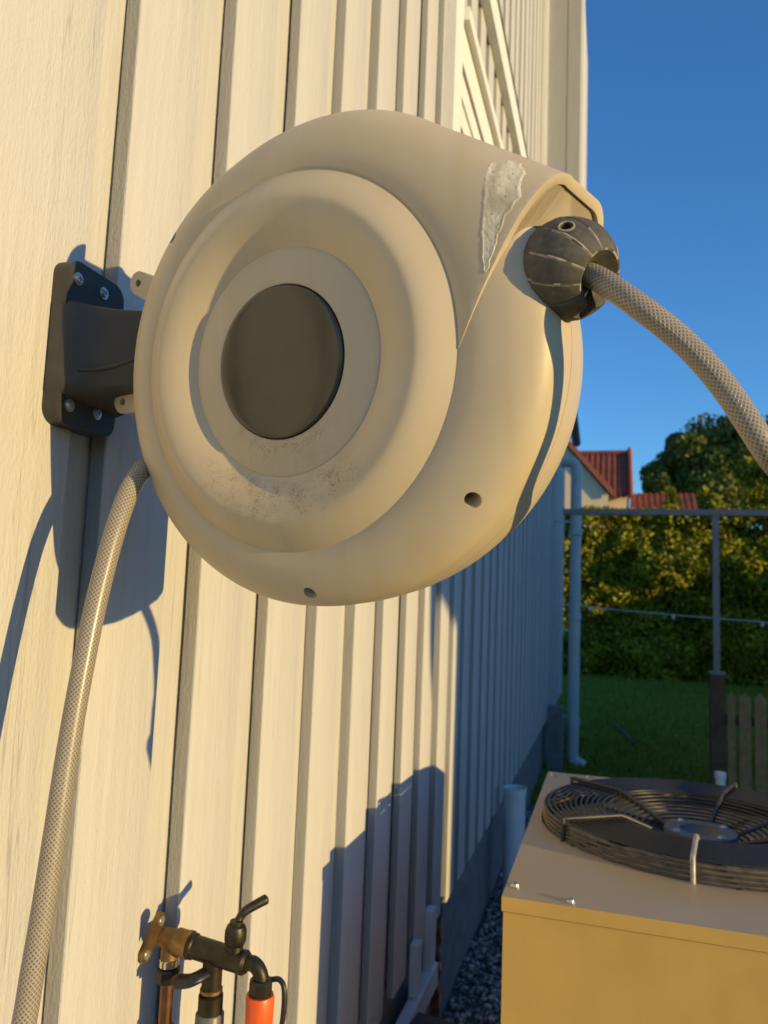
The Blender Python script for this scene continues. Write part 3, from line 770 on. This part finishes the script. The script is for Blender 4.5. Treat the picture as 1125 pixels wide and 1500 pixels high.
# black box at the foot of the wall
bb = empty('storage_box', (.10, 2.10, 0), 'black plastic box in the shade at the foot of the wall', 'box')
mkbox('box_body', (-.055, .055, -.15, .15, 0.0, .375), M['black'], bb, .01, Matrix.Translation((.10, 2.10, 0)) @ Matrix.Rotation(R(-6), 4, 'Z'))
mkbox('box_lid', (-.06, .06, -.16, .16, .377, .41), M['black'], bb, .008, Matrix.Translation((.10, 2.10, 0)) @ Matrix.Rotation(R(-6), 4, 'Z') @ Matrix.Rotation(R(3), 4, 'Y'))

# vent pipe
bm = bmesh.new(); lathe(bm, [(.055, 0), (.055, .585), (.060, .588), (.060, .625), (.0535, .625), (.0505, .60), (.0505, .2), (0, .2)], (.128, 4.12, 0), (0, 0, 1), 32)
tag(finish(bm, 'drain_pipe', M['whiteplastic'], None, 40), 'open topped pale plastic pipe standing upright by the wall foot', 'pipe')

# ================================================================== HEAT PUMP
PX0, PX1, PY0, PY1, PZ = .416, 1.22, 1.432, 2.487, 1.070
pump = empty('heat_pump', (.81, 1.89, 0), 'ochre heat pump cabinet with a round fan guard on its lid', 'heat pump')
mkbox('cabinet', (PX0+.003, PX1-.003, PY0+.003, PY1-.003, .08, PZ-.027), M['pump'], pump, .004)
mkbox('base_skid', (PX0+.05, PX1-.05, PY0+.05, PY1-.05, -.01, .08), M['black'], pump, .004)
FC = Vector((.806, 2.004, PZ)); FR = .362
bm = bmesh.new(); n = 64
outer_t = []; inner_t = []; inner_b = []; outer_b = []
def sq(a):
    c, s = math.cos(a), math.sin(a); cx, cy = FC.x, FC.y; ts = []
    for lim, comp, o in ((PX1, c, cx), (PX0, -c, -cx), (PY1, s, cy), (PY0, -s, -cy)):
        if comp > 1e-6: ts.append(((lim - cx) if comp == c and lim == PX1 else 0, comp))
    tx = ((PX1-cx) if c > 0 else (PX0-cx)) / c if abs(c) > 1e-6 else 1e9
    ty = ((PY1-cy) if s > 0 else (PY0-cy)) / s if abs(s) > 1e-6 else 1e9
    t = min(tx, ty); return cx + c*t, cy + s*t
angs = sorted(set([2*math.pi*i/n for i in range(n)] + [math.atan2(y-FC.y, x-FC.x) % (2*math.pi) for x in (PX0, PX1) for y in (PY0, PY1)]))
for a in angs:
    x, y = sq(a)
    outer_t.append(bm.verts.new((x, y, PZ))); outer_b.append(bm.verts.new((x, y, PZ-.025)))
    ix, iy = FC.x + (FR+.006)*math.cos(a), FC.y + (FR+.006)*math.sin(a)
    inner_t.append(bm.verts.new((ix, iy, PZ))); inner_b.append(bm.verts.new((ix, iy, PZ-.06)))
for i in range(len(angs)):
    j = (i+1) % len(angs)
    bm.faces.new((outer_t[i], outer_t[j], inner_t[j], inner_t[i])); bm.faces.new((outer_b[i], outer_b[j], outer_t[j], outer_t[i])); bm.faces.new((inner_t[i], inner_t[j], inner_b[j], inner_b[i]))
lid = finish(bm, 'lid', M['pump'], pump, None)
bm = bmesh.new(); lathe(bm, [(FR+.004, -.006), (FR+.004, -.32), (0, -.32)], FC, (0, 0, 1), 64); finish(bm, 'fan_well', M['black'], pump, 40)
ROOF = []
for x, y, s in ((.433, 1.488, .0085), (.535, 1.452, .0075), (.434, 2.44, .0075), (.538, 2.462, .0065), (1.0, 2.462, .0065), (1.19, 1.46, .007), (1.19, 2.44, .007)):
    bm = bmesh.new(); screw(bm, (x, y, PZ+.001), (0, 0, 1), s); finish(bm, 'screw', M['screw'], lid, 30)
guard = empty('fan_guard', FC); guard.parent = pump; bpy.context.view_layer.update(); guard.matrix_parent_inverse = pump.matrix_world.inverted()
def ring(r, z, wr, mat, name='guard_ring'):
    bm = bmesh.new(); N, K = 96, 8; rg = []
    for i in range(N):
        a = 2*math.pi*i/N; d = Vector((math.cos(a), math.sin(a), 0))
        rg.append([bm.verts.new(FC + d*(r + wr*math.cos(2*math.pi*k/K)) + Vector((0, 0, z + wr*math.sin(2*math.pi*k/K)))) for k in range(K)])
    for i in range(N):
        for k in range(K): bm.faces.new((rg[i][k], rg[(i+1) % N][k], rg[(i+1) % N][(k+1) % K], rg[i][(k+1) % K]))
    finish(bm, name, mat, guard, 60)
GZ = .036
M['guard_side'] = simple('guard_side_wire', (.095, .073, .043), .5, .0, var=.5, scale=45)
for i in range(4): ring(FR-.002, .004 + i*.0096, .0037, M['guard_side'])
def gz(r): return GZ + .003 if r > .215 else GZ + .003 - (.215-r)*.42
r_ = FR - .012
while r_ > .085:
    ring(r_, gz(r_), .0028, M['guard']); r_ -= .0128
def bar(a, mat, rr=.0052):
    bm = bmesh.new(); d = Vector((math.cos(a), math.sin(a), 0))
    pts = [FC + d*(FR+.006) + Vector((0, 0, .0)), FC + d*(FR+.006) + Vector((0, 0, .05)), FC + d*(FR-.004) + Vector((0, 0, GZ+.013)), FC + d*.22 + Vector((0, 0, GZ+.013)), FC + d*.205 + Vector((0, 0, GZ+.008)), FC + d*.075 + Vector((0, 0, GZ-.046))]
    tube(bm, pts, rr, 10); tt = d.cross(Vector((0, 0, 1)))
    finish(bm, 'guard_bar', mat, guard, 50)
M['bar'] = simple('guard_bar_wire', (.035, .031, .027), .45, .0, var=.5, scale=30)
for i, a in enumerate((262, 214, 146, 70, 18, 318)): bar(R(a), M['guard_worn'] if i == 0 else M['bar'])
bm = bmesh.new(); lathe(bm, [(0, -.012), (.035, -.012), (.045, .0), (.046, .006), (.080, .006), (.082, .0), (.082, -.05), (0, -.05)], FC, (0, 0, 1), 48)
hub = finish(bm, 'motor_hub', M['hub'], pump, 40)
for i in range(4):
    a = R(35+90*i); bm = bmesh.new(); screw(bm, FC + Vector((.068*math.cos(a),   .068*math.sin(a), .007)), (0, 0, 1), .007); finish(bm, 'screw', M['screw'], hub, 30)
bl0 = None
for i in range(5):
    bm = bmesh.new(); g = []
    for a in range(9):
        row = []
        for b in range(7):
            r = .09 + .235*b/6; ang = R(-24 + 48*a/8) * (1 - .15*b/6); row.append(bm.verts.new((r*math.cos(ang), r*math.sin(ang), -.06 - .05*(a/8-.5)*2*(1-.3*b/6))))
        g.append(row)
    for p, q in zip(g, g[1:]):
        for b in range(6): bm.faces.new((p[b], p[b+1], q[b+1], q[b]))
    bm.transform(Matrix.Translation(FC) @ Matrix.Rotation(R(72*i+10), 4, 'Z')); finish(bm, 'fan_blade', M['black'], pump, 60)

# ================================================================== YARD
# rail frame behind the heat pump
frm = empty('rail_frame', (1.31, 5.9, 0), 'thin grey metal rail on an upright set on a brown wooden post', 'rail')
mkbox('rail', (.245, 4.2, 5.875, 5.925, 2.255, 2.297), M['steel'], frm, .004)
mkbox('upright', (1.297, 1.340, 5.88, 5.92, 1.14, 2.253), M['steel'], frm, .004)
mkbox('post_cap', (1.268, 1.372, 5.85, 5.95, 1.128, 1.146), M['steel'], frm, .004)
mkbox('wooden_post', (1.274, 1.366, 5.855, 5.945, -.05, 1.127), M['oldwood'], frm, .006)
bm = bmesh.new(); cyl(bm, (1.10, 4.0, -.02), (1.10, 4.0, .80), .022, seg=16); lathe(bm, [(.0225, 0), (.026, .004), (.026, .03), (0, .036)], (1.10, 4.0, .795), (0, 0, 1), 16)
tag(finish(bm, 'marker_post', M['whiteplastic'], None, 40), 'slim white capped post standing behind the heat pump', 'post')
fence = empty('picket_fence', (2.2, 5.95, 0), 'pointed wooden picket fence beside the brown post', 'fence')
x = 1.385; i = 0
while x < 3.6:
    wd = .052 if i == 0 else .078 + random.uniform(-.003, .003); bm = bmesh.new(); zt = 1.0 + random.uniform(-.008, .008)
    pts = [(x, -.0), (x+wd, -.0), (x+wd, zt-.035), (x+wd/2, zt+.012), (x, zt-.035)]
    a = [bm.verts.new((p, 5.900, q)) for p, q in pts]; b = [bm.verts.new((p, 5.922, q)) for p, q in pts]
    bm.faces.new(a); bm.faces.new(b[::-1])
    for q in range(5): bm.faces.new((a[q], b[q], b[(q+1) % 5], a[(q+1) % 5]))
    pk = finish(bm, 'picket', M['picketwood'], fence, None)
    x += wd + .024; i += 1
for z in (.28, .78): mkbox('fence_rail', (1.372, 3.6, 5.924, 5.965, z, z+.07), M['oldwood'], fence, .003)
# string of small lamps in front of the hedge
ls = empty('light_string', (.2, 9.4, 1.5), 'thin cable with small white lamps strung before the hedge', 'light string')
bm = bmesh.new(); pts = [Vector((.06 + 6*t, 9.4, 1.555 - .10*math.sin(math.pi*t*1.0) - .03*t)) for t in [i/16 for i in range(17)]]
tube(bm, pts, .006, 8); finish(bm, 'cable', M['greypipe'], ls, 60)
for t in (.05, .205, .36, .52, .68):
    p = Vector((.06 + 6*t, 9.4, 1.555 - .10*math.sin(math.pi*t) - .03*t)); bm = bmesh.new()
    lathe(bm, [(0, .0), (.010, 0), (.010, -.015), (.019, -.028), (.015, -.046), (0, -.05)], p, (0, 0, 1), 12); finish(bm, 'lamp', M['whiteplastic'], ls, 40)
bm = bmesh.new(); tube(bm, [(.60, 10.9, .02), (.78, 9.9, .03), (.86, 9.3, .02)], .02, 8, sm=4)
tag(finish(bm, 'stick', M['oldwood'], None, 50), 'bare stick lying on the shaded lawn', 'stick')

# foliage masses: many small leaf faces through a volume; hedges hold an added block that stops light
def leaves(n, sampler, size, name, mat, parent=None, asp=1.6):
    P = sampler(n); n = len(P)
    a = RNG.normal(size=(n, 3)); a /= np.linalg.norm(a, axis=1)[:, None]; b = RNG.normal(size=(n, 3)); b -= a*(a*b).sum(1)[:, None]; b /= np.linalg.norm(b, axis=1)[:, None]
    s = size*(.6 + .8*RNG.random(n))[:, None]; c = np.cross(a, b)
    V = np.stack([P - a*s*asp*.5, P + b*s*.5 + c*s*.12, P + a*s*asp*.5, P - b*s*.5 + c*s*.12], 1).reshape(-1, 3)
    F = np.arange(4*n).reshape(-1, 4)
    me = bpy.data.meshes.new(name); me.from_pydata(V.tolist(), [], F.tolist())
    return link(name, me, mat, parent)
def fbm(p, f): return noise.noise(Vector(p)*f) + .5*noise.noise(Vector(p)*f*2.1)
def hedge_sampler(x0, x1, yf, depth, ztop):
    def s(n):
        out = []
        while len(out) < n:
            x = x0 + (x1-x0)*RNG.random(); z = RNG.random(); top = ztop(x)
            zt = top + .30*fbm((x, 3, 0), .9) + .10*noise.noise((x*3.1, 0, 5))
            if RNG.random() < .2: y = yf + depth*RNG.random(); zz = zt + .05*RNG.random() - .25*RNG.random()**2
            else:
                zz = z*zt; y = yf + .55*fbm((x, zz*1.3, 1), .75) + .22*noise.noise((x*2.6, zz*2.6, 2)) + .45*RNG.random()**1.6 + .5*max(0, zz/zt-.8)
            out.append((x, y, max(.02, zz)))
        return np.array(out)
    return s
hd_ = empty('hedge', (3, 17.5, 0), 'tall yellow green hedge across the end of the lawn', 'hedge')
leaves(85000, hedge_sampler(-3.5, 8.5, 17.3, 1.6, lambda x: 3.55), .064, 'hedge_foliage', M['hedge'], hd_)
bm = bmesh.new(); box(bm, -3.5, 8.5, 18.0, 19.4, 0, 3.3); finish(bm, 'hedge_light_block', M['bark'], hd_)  # solid block added inside the hedge to stop light
# side hedge that shades the end of the garden (right of the frame)
sh = empty('side_hedge', (6.4, 13, 0), 'dark hedge along the right side of the garden', 'hedge')
def side_top(y): return 1.15 + max(0, min(1.5, (y-14.7)*1.0))
def ssamp(n):
    y = 8.8 + 8.3*RNG.random(n); t = np.array([side_top(q) for q in y])
    z = RNG.random(n)*t*1.0; return np.stack([6 + .9*RNG.random(n), y, z], 1)
leaves(9000, ssamp, .2, 'hedge_foliage', M['hedge'], sh)
bm = bmesh.new(); N = 24; a = []
for i in range(N+1):
    y = 8.8 + 8.3*i/N; t = side_top(y)*.96; a.append([bm.verts.new((6.2, y, -.01)), bm.verts.new((6.2, y, t)), bm.verts.new((6.7, y, t)), bm.verts.new((6.7, y, -.01))])
for p, q in zip(a, a[1:]):
    for k_ in range(3): bm.faces.new((p[k_], p[k_+1], q[k_+1], q[k_]))
bm.faces.new(a[0]); bm.faces.new(a[-1][::-1]); finish(bm, 'hedge_light_block', M['bark'], sh)  # added light-stopping block, as inside the end hedge

def tree(name, base, h, crown_c, crown_r, nleaf, size, label, nclump=26, mat='tree'):
    root = empty(name, base, label, 'tree', 'trees and shrubs beyond the hedge'); b = Vector(base); cc = Vector(crown_c); cr = Vector(crown_r)
    bm = bmesh.new(); tube(bm, [b, b.lerp(cc, .45) + Vector((.1, 0, 0)), cc], lambda t: .28*(1-t*.75), 10, sm=5)
    clumps = []
    for i in range(nclump):
        d = Vector(RNG.normal(size=3)); d.normalize(); d *= (.25 + .70*RNG.random())
        p = cc + Vector((d.x*cr.x, d.y*cr.y, d.z*cr.z)); clumps.append((p, (.17 + .20*RNG.random())))
        if i < 9: tube(bm, [b.lerp(cc, .5 + .04*i), b.lerp(cc, .75).lerp(p, .5), p], lambda t: .09*(1-t*.8), 6, sm=3)
    finish(bm, 'trunk', M['bark'], root, 50)
    def s(n):
        out = []
        for i in range(n):
            p, r = clumps[int(RNG.random()*len(clumps))]; d = RNG.normal(size=3); d /= np.linalg.norm(d); q = RNG.random()**.45*r
            out.append((p.x + d[0]*q*cr.x, p.y + d[1]*q*cr.y, p.z + d[2]*q*cr.z))
        return np.array(out)
    leaves(nleaf, s, size, 'crown', M[mat], root)
    return root
tree('broadleaf_tree', (6.0, 46, 0), 12, (6.2, 46, 9.0), (4.0, 3.5, 3.5), 70000, .15, 'large dark green leafy tree behind the hedge', 72)
tree('broadleaf_tree', (2.9, 44, 0), 9, (2.9, 44, 7.2), (1.5, 1.5, 1.7), 11000, .16, 'smaller dark tree next to the red roofed house', 16)
tree('conifer', (2.0, 20.5, 0), 4, (2.05, 20.5, 3.95), (.32, .35, 1.0), 2600, .085, 'slim yellow green bush tip rising above the hedge by the red roof', 8, 'hedge')
tree('conifer', (3.1, 20.5, 0), 4, (3.15, 20.5, 4.0), (.45, .4, .95), 3200, .085, 'broader yellow green bush tip rising above the hedge near the low roof', 10, 'hedge')
tree('conifer', (5.0, 21.5, 0), 5, (4.7, 21.5, 4.5), (.95, .6, 1.4), 7000, .09, 'tall bushy yellow green shrub above the hedge at the right edge', 16, 'hedge')

# ------------------------------------------------------------------ red roofed house beyond the hedge
nb = empty('neighbour_house', (-1, 38, 0), 'cream house with a red tiled roof beyond the hedge', 'house')
def slab(pts, th, name, mat, parent):
    bm = bmesh.new(); P = [Vector(p) for p in pts]; nrm = (P[1]-P[0]).cross(P[2]-P[0]).normalized()
    a = [bm.verts.new(p) for p in P]; b = [bm.verts.new(p + nrm*th) for p in P]
    bm.faces.new(a[::-1]); bm.faces.new(b)
    for i in range(len(P)): j = (i+1) % len(P); bm.faces.new((a[i], a[j], b[j], b[i]))
    return finish(bm, name, mat, parent)
def tiled(x0, x1, ye, ze, yr, zr, name, parent, pitch=.26):
    """roof slope facing -y, as rolls of pantiles stepping up in courses"""
    bm = bmesh.new(); nx = int((x1-x0)/pitch)*6; ny = 14; g = []
    for j in range(ny*2+1):
        t = (j//2)/ny if j % 2 == 0 else ((j+1)//2)/ny - 1e-3; lift = .05 if j % 2 == 0 else .0
        row = []
        for i in range(nx+1):
            x = x0 + (x1-x0)*i/nx; wv = abs(math.sin(math.pi*(x-x0)/pitch))*.085
            row.append(bm.verts.new((x, ye + (yr-ye)*t, ze + (zr-ze)*t + wv + lift)))
        g.append(row)
    for a, b in zip(g, g[1:]):
        for i in range(nx): bm.faces.new((a[i], a[i+1], b[i+1], b[i]))
    o = finish(bm, name, M['tile'], parent); return o
mkbox('wall', (-6, 1.25, 35.2, 40.8, 0, 6.3), M['cream'], nb)
rf = tiled(-6.2, 1.45, 34.8, 6.15, 38.0, 8.75, 'roof', nb)
slab([(-6.2, 41.2, 6.15), (-6.2, 38, 8.75), (1.45, 38, 8.75), (1.45, 41.2, 6.15)], .1, 'roof', M['tile'], nb)
bm = bmesh.new(); tube(bm, [(-6.2, 38, 8.86), (1.5, 38, 8.86)], .12, 10); finish(bm, 'ridge', M['tile'], rf, 50)
bm = bmesh.new(); tube(bm, [(1.42, 34.8, 6.28), (1.42, 38, 8.92)], .11, 10); cyl(bm, (1.42, 38, 8.8), (1.42, 38, 9.1), .11); finish(bm, 'verge_tile', M['bargeboard'], rf, 50)
slab([(1.22, 35.2, 6.3), (1.22, 40.8, 6.3), (1.22, 38, 8.6)], .05, 'gable_wall', M['cream'], nb)
bm = bmesh.new(); gv = [bm.verts.new(p) for p in ((-4.7, 34.5, 5.0), (.45, 34.5, 5.0), (.45, 34.5, 6.35), (-1.75, 34.5, 8.95), (-4.7, 34.5, 5.5))]; gw = [bm.verts.new((v.co.x, 34.75, v.co.z)) for v in gv]
bm.faces.new(gv); bm.faces.new(gw[::-1])
for i in range(5): bm.faces.new((gv[i], gw[i], gw[(i+1) % 5], gv[(i+1) % 5]))
finish(bm, 'front_gable_wall', M['cream'], nb)
mkbox('front_wall', (-4.7, .40, 34.52, 35.2, 0, 5.05), M['cream'], nb)
bm = bmesh.new(); P0, P1 = Vector((-1.75, 34.2, 9.05)), Vector((.66, 34.2, 6.20))
vv = []
for p, dz in ((P0, 0), (P1, 0), (P1, .32), (P0, .32)): vv.append((p.x, p.z+dz))
a = [bm.verts.new((x, 34.2, z)) for x, z in vv]; b = [bm.verts.new((x, 34.34, z)) for x, z in vv]
bm.faces.new(a); bm.faces.new(b[::-1])
for i in range(4): bm.faces.new((a[i], b[i], b[(i+1) % 4], a[(i+1) % 4]))
finish(bm, 'bargeboard', M['bargeboard'], nb)
slab([(-1.75, 34.3, 9.22), (-1.75, 38, 9.22), (.66, 38, 6.40), (.66, 34.3, 6.40)], .08, 'gable_roof', M['tile'], nb)
mkbox('wing_wall', (1.3, 4.9, 36.2, 39.6, 0, 5.5), M['cream'], nb)
tiled(1.46, 5.05, 35.8, 5.5, 37.6, 6.70, 'wing_roof', nb)
slab([(1.46, 39.9, 5.5), (1.46, 37.6, 6.7), (5.05, 37.6, 6.7), (5.05, 39.9, 5.5)], .08, 'wing_roof', M['tile'], nb)

# ------------------------------------------------------------------ garage across the yard (right of the frame): its shadow lies on the far wall and lawn
gr = empty('garage', (9.5, 4.5, 0), 'neighbouring timber garage across the yard, casting the long shadow', 'garage')
GX = 6.0; g0 = 2.95 - TS*GX; g1 = g0 + 9.0
mkbox('wall', (GX, 12.0, g0, g1, -.05, 2.30), M['siding'], gr)
bm = bmesh.new(); yr = (g0+g1)/2
pr = [(g0-.42, 2.32), (g0-.42, 2.46), (yr, 6.15), (g1+.42, 2.46), (g1+.42, 2.32), (yr, 5.95)]
a = [bm.verts.new((GX-.15, y, z)) for y, z in pr]; b = [bm.verts.new((12.2, y, z)) for y, z in pr]
for i in range(6): bm.faces.new((a[i], b[i], b[(i+1) % 6], a[(i+1) % 6]))
bm.faces.new((a[0], a[1], a[2], a[5])); bm.faces.new((a[5], a[2], a[3], a[4])); bm.faces.new((b[0], b[5], b[2], b[1])); bm.faces.new((b[5], b[4], b[3], b[2]))
finish(bm, 'roof', M['tile'], gr)
bm = bmesh.new()
for x_ in (GX, 11.98):
    bm = bmesh.new(); v = [bm.verts.new(p) for p in ((x_, g0, 2.30), (x_, g1, 2.30), (x_, yr, 6.0))]; bm.faces.new(v)
    finish(bm, 'gable_wall', M['siding'], gr)
bm = bmesh.new(); tube(bm, [(GX-.1, g0-.36, 2.35), (GX-.1, g0-.36, 2.1), (GX-.1, g0-.33, 1.92)], lambda t: .09*(1-.7*t), 10, sm=4); finish(bm, 'gutter_outlet', M['zinc'], gr, 50)
